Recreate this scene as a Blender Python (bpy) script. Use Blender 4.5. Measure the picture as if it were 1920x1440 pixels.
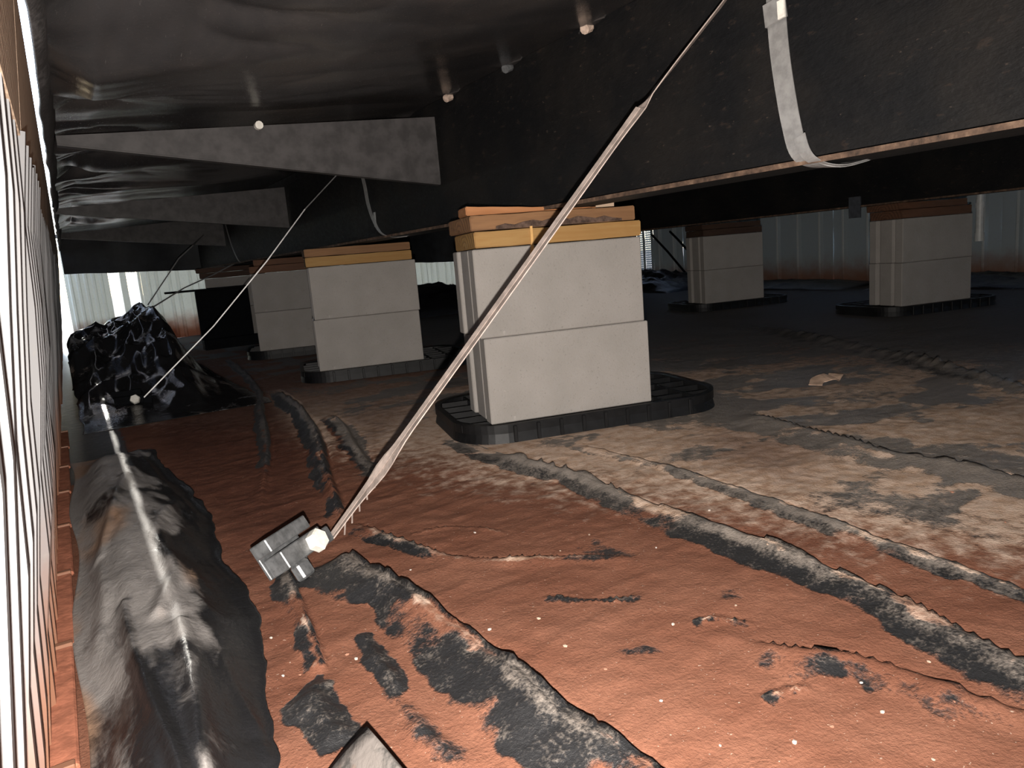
import bpy, bmesh, math, random
import numpy as np
from mathutils import Vector, Matrix
random.seed(7)
S = bpy.context.scene
COL = S.collection
for o in list(bpy.data.objects): bpy.data.objects.remove(o)

# ------------------------------------------------------------------ camera
FPX, PCX, PCY, H = 1370.0, 960.0, 720.0, 0.41
ROLL, PITCH, YAW = math.atan(0.0845), math.atan(238/1370.0), math.radians(-31.226)
cr, sr, cp, sp, cw, sw = math.cos(ROLL), math.sin(ROLL), math.cos(PITCH), math.sin(PITCH), math.cos(YAW), math.sin(YAW)
def _w(v): return Vector((cw*v[0]-sw*v[1], sw*v[0]+cw*v[1], v[2]))
FWD = _w((0, cp, -sp)); UP0 = _w((0, sp, cp)); RT0 = _w((1, 0, 0))
RT = cr*RT0 - sr*UP0; UP = sr*RT0 + cr*UP0
cam = bpy.data.cameras.new('camera'); cam.sensor_width = 36; cam.lens = FPX/1920*36; cam.clip_start = 0.02
co = bpy.data.objects.new('camera', cam); COL.objects.link(co)
co.matrix_world = Matrix(((RT.x, UP.x, -FWD.x, 0), (RT.y, UP.y, -FWD.y, 0), (RT.z, UP.z, -FWD.z, H), (0, 0, 0, 1)))
S.camera = co
def ray(x, y): return FWD + RT*((x-PCX)/FPX) + UP*(-(y-PCY)/FPX)
def gp(x, y, z=0.0):
    d = ray(x, y); t = (z-H)/d.z; return Vector((d.x*t, d.y*t, z))
def at_x(x, y, X):
    d = ray(x, y); return d*(X/d.x)+Vector((0, 0, H))
def at_y(x, y, Y):
    d = ray(x, y); return d*(Y/d.y)+Vector((0, 0, H))

# ------------------------------------------------------------------ light
S.view_settings.view_transform = 'Standard'; S.view_settings.look = 'None'
S.view_settings.gamma = 1.0; S.view_settings.use_curve_mapping = False
S.view_settings.exposure = 0.0
wd = bpy.data.worlds.new('sky'); S.world = wd; wd.use_nodes = True
nt = wd.node_tree; bg = nt.nodes['Background']; sk = nt.nodes.new('ShaderNodeTexSky')
sk.sky_type = 'NISHITA'; sk.sun_disc = False; sk.sun_elevation = math.radians(48); sk.sun_rotation = math.radians(0)
nt.links.new(sk.outputs[0], bg.inputs[0]); bg.inputs[1].default_value = 1.1
sun = bpy.data.lights.new('sun', 'SUN'); sun.energy = 5.0; sun.angle = math.radians(0.6); sun.color = (1, .95, .86)
so = bpy.data.objects.new('sun', sun); COL.objects.link(so)
so.rotation_euler = Vector((0.028, -0.80, -0.62)).to_track_quat('-Z', 'Y').to_euler()
# the phone's flash, just below the lens, as the shadows in the photograph show
fl = bpy.data.lights.new('phone_flash', 'SPOT'); fl.energy = 135; fl.shadow_soft_size = 0.004; fl.spot_size = math.radians(130); fl.spot_blend = 0.9
fl.color = (1.0, .93, .86)
fo = bpy.data.objects.new('phone_flash', fl); COL.objects.link(fo)
fo.location = Vector((0, 0, H)) - UP*0.038 - RT*0.001 - FWD*0.01
fo.rotation_euler = FWD.to_track_quat('-Z', 'Y').to_euler()

# ------------------------------------------------------------------ helpers
def link(o, parent=None):
    COL.objects.link(o)
    if parent: o.parent = parent
    return o
def tag(o, label=None, cat=None, group=None, kind=None):
    if label: o['label'] = label
    if cat: o['category'] = cat
    if group: o['group'] = group
    if kind: o['kind'] = kind
    return o
def empty(name, loc=(0, 0, 0), rz=0.0):
    o = bpy.data.objects.new(name, None); o.empty_display_size = .05; o.location = loc; o.rotation_euler = (0, 0, rz); return link(o)
def mesh(name, v, f, mat, parent=None, smooth=False):
    m = bpy.data.meshes.new(name); m.from_pydata([tuple(a) for a in v], [], [tuple(a) for a in f]); m.update()
    if mat: m.materials.append(mat)
    if smooth:
        for p in m.polygons: p.use_smooth = True
    return link(bpy.data.objects.new(name, m), parent)
def bobj(name, bm, mat, parent=None, smooth=False):
    bmesh.ops.recalc_face_normals(bm, faces=bm.faces)
    m = bpy.data.meshes.new(name); bm.to_mesh(m); bm.free()
    if mat: m.materials.append(mat)
    if smooth:
        for p in m.polygons: p.use_smooth = True
    return link(bpy.data.objects.new(name, m), parent)
def box_bm(x0, x1, y0, y1, z0, z1, bev=0.0, seg=1, bm=None):
    b = bmesh.new()
    vs = [b.verts.new((x, y, z)) for x in (x0, x1) for y in (y0, y1) for z in (z0, z1)]
    for q in ((0, 1, 3, 2), (4, 6, 7, 5), (0, 4, 5, 1), (2, 3, 7, 6), (0, 2, 6, 4), (1, 5, 7, 3)): b.faces.new([vs[i] for i in q])
    if bev: bmesh.ops.bevel(b, geom=b.edges[:], offset=bev, segments=seg, affect='EDGES')
    if bm is None: return b
    tmp = bpy.data.meshes.new('t'); b.to_mesh(tmp); bm.from_mesh(tmp); bpy.data.meshes.remove(tmp); b.free(); return bm
def box(name, ext, mat, parent=None, bev=0.0, seg=1): return bobj(name, box_bm(*ext, bev=bev, seg=seg), mat, parent)
def catmull(pts, n=8):
    P = [Vector(p) for p in pts]; out = []
    for i in range(len(P)-1):
        a = P[i-1] if i else P[0]*2-P[1]; b, c = P[i], P[i+1]; d = P[i+2] if i+2 < len(P) else P[-1]*2-P[-2]
        for k in range(n):
            t = k/n; out.append(0.5*((2*b)+(c-a)*t+(2*a-5*b+4*c-d)*t*t+(3*b-a-3*c+d)*t**3))
    return out+[P[-1]]
def ribbon(name, pts, wv, th, mat, parent=None):
    """flat strap: pts along it, wv = half-width vector at each point, th = thickness"""
    n = len(pts); v = []; f = []
    for i in range(n):
        p = Vector(pts[i]); t = (Vector(pts[min(i+1, n-1)])-Vector(pts[max(i-1, 0)])).normalized()
        w = Vector(wv[i] if isinstance(wv, list) else wv); w = w-t*w.dot(t); nn = t.cross(w).normalized()*th*.5
        v += [p-w+nn, p+w+nn, p+w-nn, p-w-nn]
    for i in range(n-1):
        a, b = 4*i, 4*i+4
        for k in range(4): f.append((a+k, a+(k+1) % 4, b+(k+1) % 4, b+k))
    f += [(0, 3, 2, 1), (4*n-4, 4*n-3, 4*n-2, 4*n-1)]
    return mesh(name, v, f, mat, parent)
def tube(name, pts, r, mat, parent=None, seg=8):
    n = len(pts); v = []; f = []; ref = Vector((.31, .17, .93))
    for i in range(n):
        p = Vector(pts[i]); t = (Vector(pts[min(i+1, n-1)])-Vector(pts[max(i-1, 0)])).normalized()
        a = t.cross(ref).normalized(); b = t.cross(a); rr = r[i] if isinstance(r, (list, tuple)) else r
        v += [p+(a*math.cos(2*math.pi*k/seg)+b*math.sin(2*math.pi*k/seg))*rr for k in range(seg)]
    for i in range(n-1):
        for k in range(seg): f.append((i*seg+k, i*seg+(k+1) % seg, (i+1)*seg+(k+1) % seg, (i+1)*seg+k))
    f += [tuple(range(seg))[::-1], tuple(range((n-1)*seg, n*seg))]
    return mesh(name, v, f, mat, parent, smooth=False)
# value noise in numpy
_T = np.random.RandomState(3).rand(256, 256)
def vn(x, y, s=0):
    x = np.asarray(x, float)+s*17.13; y = np.asarray(y, float)+s*31.7
    xi = np.floor(x).astype(int); yi = np.floor(y).astype(int); fx = x-xi; fy = y-yi
    fx = fx*fx*(3-2*fx); fy = fy*fy*(3-2*fy); g = lambda a, b: _T[a & 255, b & 255]
    return (g(xi, yi)*(1-fx)+g(xi+1, yi)*fx)*(1-fy)+(g(xi, yi+1)*(1-fx)+g(xi+1, yi+1)*fx)*fy
def fbm(x, y, s=0, o=4):
    t = 0; a = .5; k = 0
    for i in range(o): t = t+a*vn(x*2**i, y*2**i, s+i*3); k += a; a *= .5
    return t/k
def ridged(x, y, s=0, o=4):
    t = 0; a = .5; k = 0
    for i in range(o): t = t+a*(1-np.abs(2*vn(x*2**i, y*2**i, s+i*3)-1)); k += a; a *= .5
    return t/k
def sst(a, b, x):
    t = np.clip((x-a)/(b-a), 0, 1); return t*t*(3-2*t)
def polydist(X, Y, pts):
    """distance, signed side (+ = right of travel) and parameter 0..1 to a polyline"""
    D = np.full(X.shape, 1e9); Sg = np.zeros(X.shape); U = np.zeros(X.shape)
    L = [0]
    for i in range(len(pts)-1): L.append(L[-1]+math.hypot(pts[i+1][0]-pts[i][0], pts[i+1][1]-pts[i][1]))
    for i in range(len(pts)-1):
        ax, ay = pts[i][:2]; bx, by = pts[i+1][:2]; dx, dy = bx-ax, by-ay; l2 = dx*dx+dy*dy
        t = np.clip(((X-ax)*dx+(Y-ay)*dy)/l2, 0, 1); qx, qy = X-(ax+t*dx), Y-(ay+t*dy); d = np.hypot(qx, qy)
        m = d < D; D = np.where(m, d, D); Sg = np.where(m, np.sign(qx*dy-qy*dx), Sg); U = np.where(m, (L[i]+t*(L[i+1]-L[i]))/L[-1], U)
    return D, Sg, U
def inpoly(X, Y, pts):
    r = np.zeros(X.shape, bool); n = len(pts)
    for i in range(n):
        x1, y1 = pts[i][:2]; x2, y2 = pts[(i+1) % n][:2]
        if y1 == y2: continue
        c = ((y1 > Y) != (y2 > Y)) & (X < (x2-x1)*(Y-y1)/(y2-y1)+x1); r ^= c
    return r
def sdpoly(X, Y, pts):
    d, _, _ = polydist(X, Y, list(pts)+[pts[0]]); return np.where(inpoly(X, Y, pts), -d, d)
def gridmesh(name, X, Y, Z, mat, col=None, parent=None):
    ny, nx = X.shape; m = bpy.data.meshes.new(name)
    v = np.stack([X, Y, Z], -1).reshape(-1, 3).astype(np.float32)
    i = (np.arange(ny-1)[:, None]*nx+np.arange(nx-1)[None]).reshape(-1); q = np.stack([i, i+1, i+nx+1, i+nx], -1).astype(np.int32)
    m.vertices.add(len(v)); m.vertices.foreach_set('co', v.ravel()); m.loops.add(q.size); m.loops.foreach_set('vertex_index', q.ravel())
    m.polygons.add(len(q)); m.polygons.foreach_set('loop_start', (np.arange(len(q))*4).astype(np.int32)); m.polygons.foreach_set('use_smooth', np.ones(len(q), bool))
    m.update(calc_edges=True); m.validate()
    if col is not None:
        a = m.color_attributes.new('cover', 'FLOAT_COLOR', 'POINT')
        c = np.concatenate([np.stack(col, -1).reshape(-1, 3), np.ones((len(v), 1))], 1).astype(np.float32); a.data.foreach_set('color', c.ravel())
    m.materials.append(mat); return link(bpy.data.objects.new(name, m), parent)

# ------------------------------------------------------------------ materials
class NT:
    def __init__(s, name):
        s.m = bpy.data.materials.new(name); s.m.use_nodes = True; s.t = s.m.node_tree; s.n = s.t.nodes; s.b = s.n['Principled BSDF']; s.out = s.n['Material Output']
    def new(s, ty, **k):
        n = s.n.new(ty)
        for a, v in k.items(): setattr(n, a, v)
        return n
    def L(s, a, b): s.t.links.new(a, b)
    def coord(s, scale=(1, 1, 1), kind='Object'):
        c = s.new('ShaderNodeTexCoord'); m = s.new('ShaderNodeMapping'); m.inputs['Scale'].default_value = scale; s.L(c.outputs[kind], m.inputs[0]); return m.outputs[0]
    def noise(s, vec, scale, detail=4, rough=.55, dist=0):
        n = s.new('ShaderNodeTexNoise'); n.inputs['Scale'].default_value = scale; n.inputs['Detail'].default_value = detail; n.inputs['Roughness'].default_value = rough; n.inputs['Distortion'].default_value = dist
        s.L(vec, n.inputs['Vector']); return n.outputs[0]
    def ramp(s, fac, stops):
        r = s.new('ShaderNodeValToRGB'); e = r.color_ramp.elements
        while len(e) < len(stops): e.new(.5)
        for i, (p, c) in enumerate(stops): e[i].position = p; e[i].color = (*c, 1) if len(c) == 3 else c
        s.L(fac, r.inputs[0]); return r.outputs[0]
    def mix(s, fac, a, b, mode='MIX'):
        m = s.new('ShaderNodeMix', data_type='RGBA', blend_type=mode)
        for i, x in ((0, fac), (6, a), (7, b)):
            if isinstance(x, (int, float)): m.inputs[i].default_value = x
            elif isinstance(x, tuple): m.inputs[i].default_value = (*x, 1)
            else: s.L(x, m.inputs[i])
        return m.outputs[2]
    def math(s, op, a, b=None, c=None, clamp=False):
        m = s.new('ShaderNodeMath', operation=op, use_clamp=clamp)
        for i, x in enumerate((a, b, c)):
            if x is None: continue
            if isinstance(x, (int, float)): m.inputs[i].default_value = x
            else: s.L(x, m.inputs[i])
        return m.outputs[0]
    def mrange(s, x, a, b, c=0, d=1):
        m = s.new('ShaderNodeMapRange', interpolation_type='SMOOTHSTEP'); s.L(x, m.inputs[0])
        for i, v in enumerate((a, b, c, d)): m.inputs[i+1].default_value = v
        return m.outputs[0]
    def bump(s, h, strength=.5, dist=.002, nrm=None):
        b = s.new('ShaderNodeBump'); b.inputs['Strength'].default_value = strength; b.inputs['Distance'].default_value = dist; s.L(h, b.inputs['Height'])
        if nrm: s.L(nrm, b.inputs['Normal'])
        s.L(b.outputs[0], s.b.inputs['Normal']); return b.outputs[0]
    def set(s, col=None, rough=None, metal=None, spec=None):
        for k, v in (('Base Color', col), ('Roughness', rough), ('Metallic', metal), ('Specular IOR Level', spec)):
            if v is None: continue
            if isinstance(v, tuple): s.b.inputs[k].default_value = (*v, 1)
            elif isinstance(v, (int, float)): s.b.inputs[k].default_value = v
            else: s.L(v, s.b.inputs[k])
        return s.m

def m_floor():
    s = NT('dirty_ground_sheet'); c = s.coord()
    at = s.new('ShaderNodeAttribute', attribute_name='cover'); sep = s.new('ShaderNodeSeparateColor'); s.L(at.outputs[0], sep.inputs[0])
    R, G, B = sep.outputs
    n1 = s.noise(c, 38, 7, .62); n2 = s.noise(c, 260, 5, .6); n3 = s.noise(c, 9, 5, .55); n4 = s.noise(c, 900, 2)
    k = s.math('ADD', R, s.math('MULTIPLY', s.math('SUBTRACT', n1, .5), .8)); k = s.math('ADD', k, s.math('MULTIPLY', s.math('SUBTRACT', n2, .5), .35))
    mask = s.mrange(k, .40, .62)
    red = s.mix(s.mrange(n3, .3, .7), (.160, .066, .040), (.205, .092, .058)); red = s.mix(s.mrange(n2, .3, .75), s.mix(.35, red, (.11, .042, .025)), red)
    tan = s.mix(s.mrange(n1, .35, .65), (.43, .29, .20), (.56, .42, .33))
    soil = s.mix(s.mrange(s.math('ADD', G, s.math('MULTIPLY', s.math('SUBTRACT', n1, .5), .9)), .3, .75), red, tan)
    damp_shade = s.mix(s.mrange(n1, .3, .7), (.075, .028, .018), (.115, .045, .028))
    soil = s.mix(B, soil, damp_shade)
    peb = s.mrange(s.noise(c, 330, 1, .5), .745, .775); soil = s.mix(s.math('MULTIPLY', peb, .6), soil, (.5, .40, .32))
    fk = s.math('ADD', s.math('MULTIPLY', n2, .5), s.math('MULTIPLY', n1, .5)); fk = s.math('ADD', fk, s.math('MULTIPLY', G, .30)); pl = s.mix(s.mrange(fk, .50, .80), (.016, .016, .017), (.215, .185, .160)); pl = s.mix(s.math('MULTIPLY', B, .7), pl, (.016, .014, .014))
    s.set(s.mix(mask, pl, soil), s.mix(mask, s.math('ADD', s.math('MULTIPLY_ADD', n2, .3, .26), s.math('MULTIPLY', B, .5)), (.95, .95, .95)), 0, s.mix(mask, (.5, .5, .5), (.12, .12, .12)))
    h = s.math('ADD', s.math('MULTIPLY', n2, .8), s.math('MULTIPLY', n4, .25)); h = s.math('ADD', h, s.math('MULTIPLY', mask, .8)); h = s.math('ADD', h, s.math('MULTIPLY', n1, 1.4))
    s.bump(h, .55, .0035); return s.m
def m_plastic(name, dust, rough=.22, cols=((.012, .012, .013), (.17, .145, .125), (.30, .17, .105)), scale=14, crumple=.3):
    s = NT(name); c = s.coord(); n1 = s.noise(c, scale, 6, .62, .6); n2 = s.noise(c, 120, 5, .6); n3 = s.noise(c, scale*.55, 4, .5)
    d = s.mrange(s.math('ADD', n1, s.math('MULTIPLY', s.math('SUBTRACT', n2, .5), .25)), 1-dust-.05, 1-dust+.14)
    film = s.mix(s.mrange(n3, .5, .62), cols[1], cols[2])
    s.set(s.mix(d, cols[0], film), s.mix(d, (rough,)*3, (.8,)*3), 0, .5)
    s.bump(s.math('ADD', n2, s.math('MULTIPLY', s.noise(c, 45, 5, .6, 1.5), 2.0)), crumple, .006); return s.m
def m_sheet():
    s = NT('dusty_black_poly'); c = s.coord(); at = s.new('ShaderNodeAttribute', attribute_name='cover'); sep = s.new('ShaderNodeSeparateColor'); s.L(at.outputs[0], sep.inputs[0])
    n1 = s.noise(s.coord((1.6, .7, 1)), 22, 6, .62, .8); n2 = s.noise(c, 150, 5, .6); k = s.math('ADD', sep.outputs[0], s.math('MULTIPLY', s.math('SUBTRACT', n1, .5), 1.1)); k = s.math('ADD', k, s.math('MULTIPLY', s.math('SUBTRACT', n2, .5), .3))
    d = s.mrange(k, .30, .85); film = s.mix(sep.outputs[1], (.205, .190, .180), (.27, .165, .105))
    s.set(s.mix(d, (.011, .011, .012), film), s.mix(d, (.28,)*3, (.6,)*3), 0, .5); s.bump(s.math('ADD', n2, s.math('MULTIPLY', n1, 2.0)), .3, .004); return s.m
def m_concrete():
    s = NT('concrete_block'); c = s.coord(); oi = s.new('ShaderNodeObjectInfo')
    n1 = s.noise(c, 9, 5); n2 = s.noise(c, 230, 4, .7); n3 = s.noise(c, 60, 3)
    a = s.ramp(n1, [(.3, (.268, .250, .230)), (.7, (.315, .292, .272))]); a = s.mix(s.mrange(n2, .27, .42), (.21, .195, .18), a)
    a = s.mix(s.math('MULTIPLY', s.mrange(n3, .70, .80), .6), a, (.40, .37, .34))
    hs = s.new('ShaderNodeHueSaturation'); s.L(a, hs.inputs['Color']); s.L(s.math('MULTIPLY_ADD', oi.outputs['Random'], .16, .92), hs.inputs['Value'])
    s.set(hs.outputs[0], .95, 0, .2); s.bump(s.math('ADD', n2, s.math('MULTIPLY', n3, .5)), .5, .0022); return s.m
def m_wood(name, a, b, dark, knots=.5):
    s = NT(name); c = s.coord((1.2, 9, 16)); n = s.noise(c, 3.0, 5, .6, 1.2); w = s.new('ShaderNodeTexWave', wave_type='RINGS', rings_direction='X'); w.inputs['Scale'].default_value = 3.2; w.inputs['Distortion'].default_value = 4.0; w.inputs['Detail'].default_value = 3
    s.L(s.coord((.35, 6, 8)), w.inputs['Vector']); col = s.mix(s.mrange(n, .35, .65), a, b)
    col = s.mix(s.math('MULTIPLY', s.mrange(w.outputs[1], .55, .95), .45), col, dark)
    k = s.noise(s.coord((3, 8, 10)), 2.2, 3); col = s.mix(s.math('MULTIPLY', s.mrange(k, .62, .72), knots), col, dark)
    s.set(col, .75, 0, .25); s.bump(s.math('ADD', n, s.math('MULTIPLY', w.outputs[1], .5)), .35, .002); return s.m
def m_steel_black():
    s = NT('black_painted_steel'); c = s.coord(); n1 = s.noise(s.coord((1, .5, 1.3)), 55, 5, .62); n2 = s.noise(c, 6, 4); n3 = s.noise(s.coord((1, .45, 1)), 130, 3, .6)
    a = s.mix(s.mrange(n2, .35, .7), (.0045, .0047, .0055), (.010, .0088, .0082)); a = s.mix(s.math('MULTIPLY', s.mrange(n1, .60, .70), .45), a, (.030, .020, .015)); a = s.mix(s.math('MULTIPLY', s.mrange(n3, .68, .74), .5), a, (.07, .052, .042))
    s.set(a, s.math('MULTIPLY_ADD', n1, .3, .5), 0, .22); s.bump(s.math('ADD', n1, n3), .5, .003); return s.m
def m_rust():
    s = NT('rusty_flange_edge'); c = s.coord(); n = s.noise(c, 45, 5, .65); s.set(s.ramp(n, [(.3, (.02, .014, .011)), (.55, (.10, .062, .042)), (.75, (.21, .14, .095))]), .85, 0, .3); s.bump(n, .4, .002); return s.m
def m_vinyl(name, tint, trans):
    s = NT(name); c = s.coord(kind='Generated'); g = s.new('ShaderNodeNewGeometry'); sx = s.new('ShaderNodeSeparateXYZ'); s.L(g.outputs['Position'], sx.inputs[0])
    n = s.noise(g.outputs['Position'], 11, 5, .6); n2 = s.noise(g.outputs['Position'], 90, 4)
    z = s.math('ADD', sx.outputs[2], s.math('MULTIPLY', s.math('SUBTRACT', n, .5), .16)); dirt = s.mrange(z, .02, .24, .95, 0)
    col = s.mix(dirt, tint, (.23, .105, .06)); col = s.mix(s.math('MULTIPLY', s.mrange(n2, .55, .75), .25), col, (.25, .23, .2))
    s.set(col, .5, 0, .4)
    tr = s.new('ShaderNodeBsdfTranslucent'); s.L(col, tr.inputs[0]); mx = s.new('ShaderNodeMixShader'); mx.inputs[0].default_value = trans
    s.L(s.b.outputs[0], mx.inputs[1]); s.L(tr.outputs[0], mx.inputs[2]); s.L(mx.outputs[0], s.out.inputs[0]); return s.m
def m_plain(name, col, rough=.6, metal=0, spec=.4, var=.25, scale=40, bump=.2, dist=.002):
    s = NT(name); c = s.coord(); n = s.noise(c, scale, 5, .6); d = tuple(x*(1-var) for x in col); e = tuple(min(1, x*(1+var)) for x in col)
    s.set(s.mix(s.mrange(n, .3, .7), d, e), rough, metal, spec); s.bump(n, bump, dist); return s.m
def m_belly():
    s = NT('black_belly_fabric'); c = s.coord(); n = s.noise(c, 5, 5, .6, .5); f = s.noise(s.coord((1, 1.4, 1)), 210, 4, .65); l = s.noise(s.coord((6, 1, 1)), 60, 4)
    col = s.mix(s.mrange(n, .35, .7), (.030, .029, .030), (.050, .045, .043)); col = s.mix(s.math('MULTIPLY', s.mrange(l, .68, .74), .5), col, (.13, .12, .115))
    s.set(col, s.math('MULTIPLY_ADD', f, .2, .14), 0, .5); s.bump(s.math('ADD', f, s.math('MULTIPLY', n, 6)), .15, .002); return s.m

FLOOR = m_floor(); CONC = m_concrete(); STEEL = m_steel_black(); RUST = m_rust(); BELLY = m_belly()
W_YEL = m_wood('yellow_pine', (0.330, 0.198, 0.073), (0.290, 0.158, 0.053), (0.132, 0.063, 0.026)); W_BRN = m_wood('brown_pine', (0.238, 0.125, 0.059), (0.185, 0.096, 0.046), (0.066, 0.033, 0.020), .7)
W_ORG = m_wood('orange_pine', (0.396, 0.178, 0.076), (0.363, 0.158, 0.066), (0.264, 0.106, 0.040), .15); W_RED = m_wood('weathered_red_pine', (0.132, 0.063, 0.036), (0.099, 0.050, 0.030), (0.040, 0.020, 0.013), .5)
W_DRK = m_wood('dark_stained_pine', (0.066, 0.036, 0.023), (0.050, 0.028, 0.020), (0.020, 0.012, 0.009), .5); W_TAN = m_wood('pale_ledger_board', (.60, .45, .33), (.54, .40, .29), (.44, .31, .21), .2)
BARK = m_plain('bark', (.085, .055, .042), .9, 0, .2, .5, 70, .7, .004)
PAD = m_plain('black_abs_plastic', (.0055, .0055, .006), .5, 0, .28, .4, 30, .3)
STRAPM = m_plain('dusty_galvanized_strap', (.36, .295, .262), .6, .3, .5, .22, 60, .25, .001)
STRAPG = m_plain('grey_galvanized_strap', (.33, .325, .32), .45, .45, .5, .18, 60, .2, .001)
GALV = m_plain('dull_galvanized_steel', (.16, .165, .17), .5, .55, .5, .35, 70, .3)
BOLT = m_plain('bright_zinc_bolt', (.80, .77, .70), .45, .15, .5, .12, 110, .3, .001)
VINYL_L = m_vinyl('grey_vinyl_skirting', (.20, .20, .205), .04); VINYL_B = m_vinyl('sunlit_vinyl_skirting', (.55, .56, .52), .40); VINYL_R = m_vinyl('shaded_vinyl_skirting', (.36, .40, .41), .10)  # one vinyl
PVC = m_plain('white_pvc', (.75, .76, .74), .4, 0, .5, .08, 30, .1)
BLKSH = m_plain('matt_black_panel', (.003, .0035, .0045), .85, 0, .12, .3, 30, .2)
CLAY = m_plain('clay_track', (.33, .125, .075), .9, 0, .15, .25, 60, .5, .003)
HEAPM = m_plastic('glossy_black_poly', .40, .12, ((.012, .012, .013), (.15, .15, .155), (.18, .14, .115)), scale=9, crumple=.12)  # dust film made paler; the brightness of glints is in its colour

# ------------------------------------------------------------------ floor
PIER_RZ = math.radians(-15); E1 = Vector((math.cos(PIER_RZ), math.sin(PIER_RZ), 0)); E2 = Vector((-E1.y, E1.x, 0))
BL, BW, BH, PADT = 0.397, 0.194, 0.1925, 0.045
PIERS = [(0.779, 1.387), (0.801, 2.701), (0.838, 3.80), (0.83, 5.03), (3.205, 3.04), (3.205, 1.872)]
def pier_c(c): return Vector((c[0], c[1], 0))+E1*BL/2+E2*BW/2
def axis(a, b, step, ends):
    """graded coordinates: step inside [a, b], growing by 6% outward to the ends"""
    x = list(np.arange(a, b, step)); s = step; lo = []; p = x[0]
    while p > ends[0]: s *= 1.06; p -= s; lo.append(max(p, ends[0]))
    s = step; p = x[-1]; hi = []
    while p < ends[1]: s *= 1.04; p += s; hi.append(min(p, ends[1]))
    return np.array(lo[::-1]+x+hi)
gx = axis(-0.10, 1.45, .0048, (-.12, 5.28)); gy = axis(.34, 1.75, .0048, (-3.0, 6.4))
X, Y = np.meshgrid(gx, gy)
Z = .012*(fbm(X*1.7, Y*1.7, 1)-.5)+.007*(fbm(X*6, Y*6, 2)-.5)+.0045*(ridged(X*8+Y*3, Y*15-X*3, 5, 4)-.5)+.0016*(ridged(X*30+Y*9, Y*55, 15, 2)-.5)
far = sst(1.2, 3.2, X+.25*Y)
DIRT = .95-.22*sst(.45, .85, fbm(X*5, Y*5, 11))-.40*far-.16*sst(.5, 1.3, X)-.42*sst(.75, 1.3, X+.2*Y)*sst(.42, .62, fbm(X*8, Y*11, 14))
TONE = sst(.40, 1.15, X+.35*(Y-.8))*.95+.25*(fbm(X*4, Y*4, 12)-.5)  # red clay to tan dust; the paler tan also offsets flash falloff
DAMP_SHADE = np.zeros(X.shape)+.85*sst(1.7, 2.8, np.hypot(X-.2, Y-.1))  # flash falloff painted into the far soil as darkening with distance
DW = .018*(fbm(X*26, Y*26, 21)-.5)+.02*(fbm(X*9, Y*9, 22)-.5)+.012*(fbm(X*75+Y*20, Y*75, 23, 2)-.5)
NB = sst(.22, .62, fbm(X*13, Y*13, 24, 3))
def pix(L, z=0.0): return [gp(x, y, z) for x, y in L]
def ridge(L, h, wn, wf, bare=.9, u0=.08, u1=.08, groove=.004, z=0.0, wob=1.0, dust=1.0, solid=False, blk=.9):
    """fold in the sheet: wn wide on the near side, wf on the far side; bare = how much dirt it has shed on the near flank"""
    global Z, DIRT, DAMP_SHADE, TONE
    P = catmull(pix(L, z), 6); W2 = .010*(fbm(X*6, Y*6, 25)-.5); D, sg, U = polydist(X+W2, Y+W2, P); wm = .55+.9*vn(U*11, U*0+len(L), 8); wn = wn*wm; w = np.where(sg > 0, wn, wf)
    amp = sst(0, u0, U)*sst(0, u1, 1-U) if u0 else 1.0
    amp = amp*(.65+.7*vn(U*9, U*0, 7)); t = np.clip(D/w, 0, 1); prof = np.where(sg > 0, (1-t)**1.3*(1-.35*np.exp(-(D/.006)**2)), (1-t*t)**2)*(.7+.6*fbm(X*22, Y*22, 6, 3))
    Z = Z+h*amp*prof-groove*np.where(sg < 0, np.exp(-((D-wf)/.004)**2), 0)*amp
    dn = (D+DW*.8)/wn; flank = np.where(sg > 0, sst(1.10, .80, dn)*sst(.15, .50, dn), sst(1.1, .6, D/wf)*.5)
    top = np.where(sg > 0, sst(.60, .25, dn), sst(.9, .3, D/wf))
    rag = (.55+.8*vn(X*30, Y*30, 9))*(.35+.75*NB)
    if solid: rag = np.where(U < solid, 1.3, rag); DAMP_SHADE = np.where(D < wn*1.1, DAMP_SHADE*(U > solid), DAMP_SHADE)
    DIRT = DIRT-bare*flank*amp*rag-bare*.62*top*amp*rag; TONE = TONE+top*amp*.45*dust-blk*flank*amp*bare
# travel runs away from the far left towards the near right, so the near flank lies on the right hand
ridge([(640, 1040), (700, 1085), (790, 1135), (870, 1195), (960, 1262), (1060, 1345), (1200, 1440), (1330, 1560)], .021, .066, .012, .9, .06, 0.01, .006)
ridge([(840, 815), (900, 838), (985, 868), (1100, 898), (1180, 933), (1260, 963), (1430, 1025), (1560, 1075), (1690, 1130), (1800, 1190), (1920, 1255), (2050, 1330)], .014, .062, .006, .72, .1, .01, .004, blk=.25)
ridge([(1060, 830), (1200, 863), (1330, 903), (1500, 958), (1640, 1008), (1780, 1058), (1920, 1108), (2050, 1160)], .007, .036, .004, .55, .1, .01, .003, blk=.1)
ridge([(1215, 718), (1320, 752), (1440, 790), (1560, 826), (1670, 856), (1800, 878), (1920, 906), (2050, 940)], .012, .085, .007, .6, .03, .01, .004, blk=.0)
ridge([(1380, 612), (1500, 632), (1650, 662), (1800, 698), (1920, 732), (2000, 760)], .02, .07, .02, .6, .1, .1, .003)
ridge([(1400, 1205), (1500, 1222), (1600, 1232), (1690, 1255), (1790, 1300), (1920, 1345), (2000, 1380)], .008, .040, .005, .7, .1, .01, .002, dust=.3, blk=.3)
ridge([(655, 975), (720, 1000), (800, 1030), (900, 1046), (1000, 1044), (1100, 1040), (1210, 1046)], .007, .030, .005, .4, .1, .1, .002)
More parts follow.
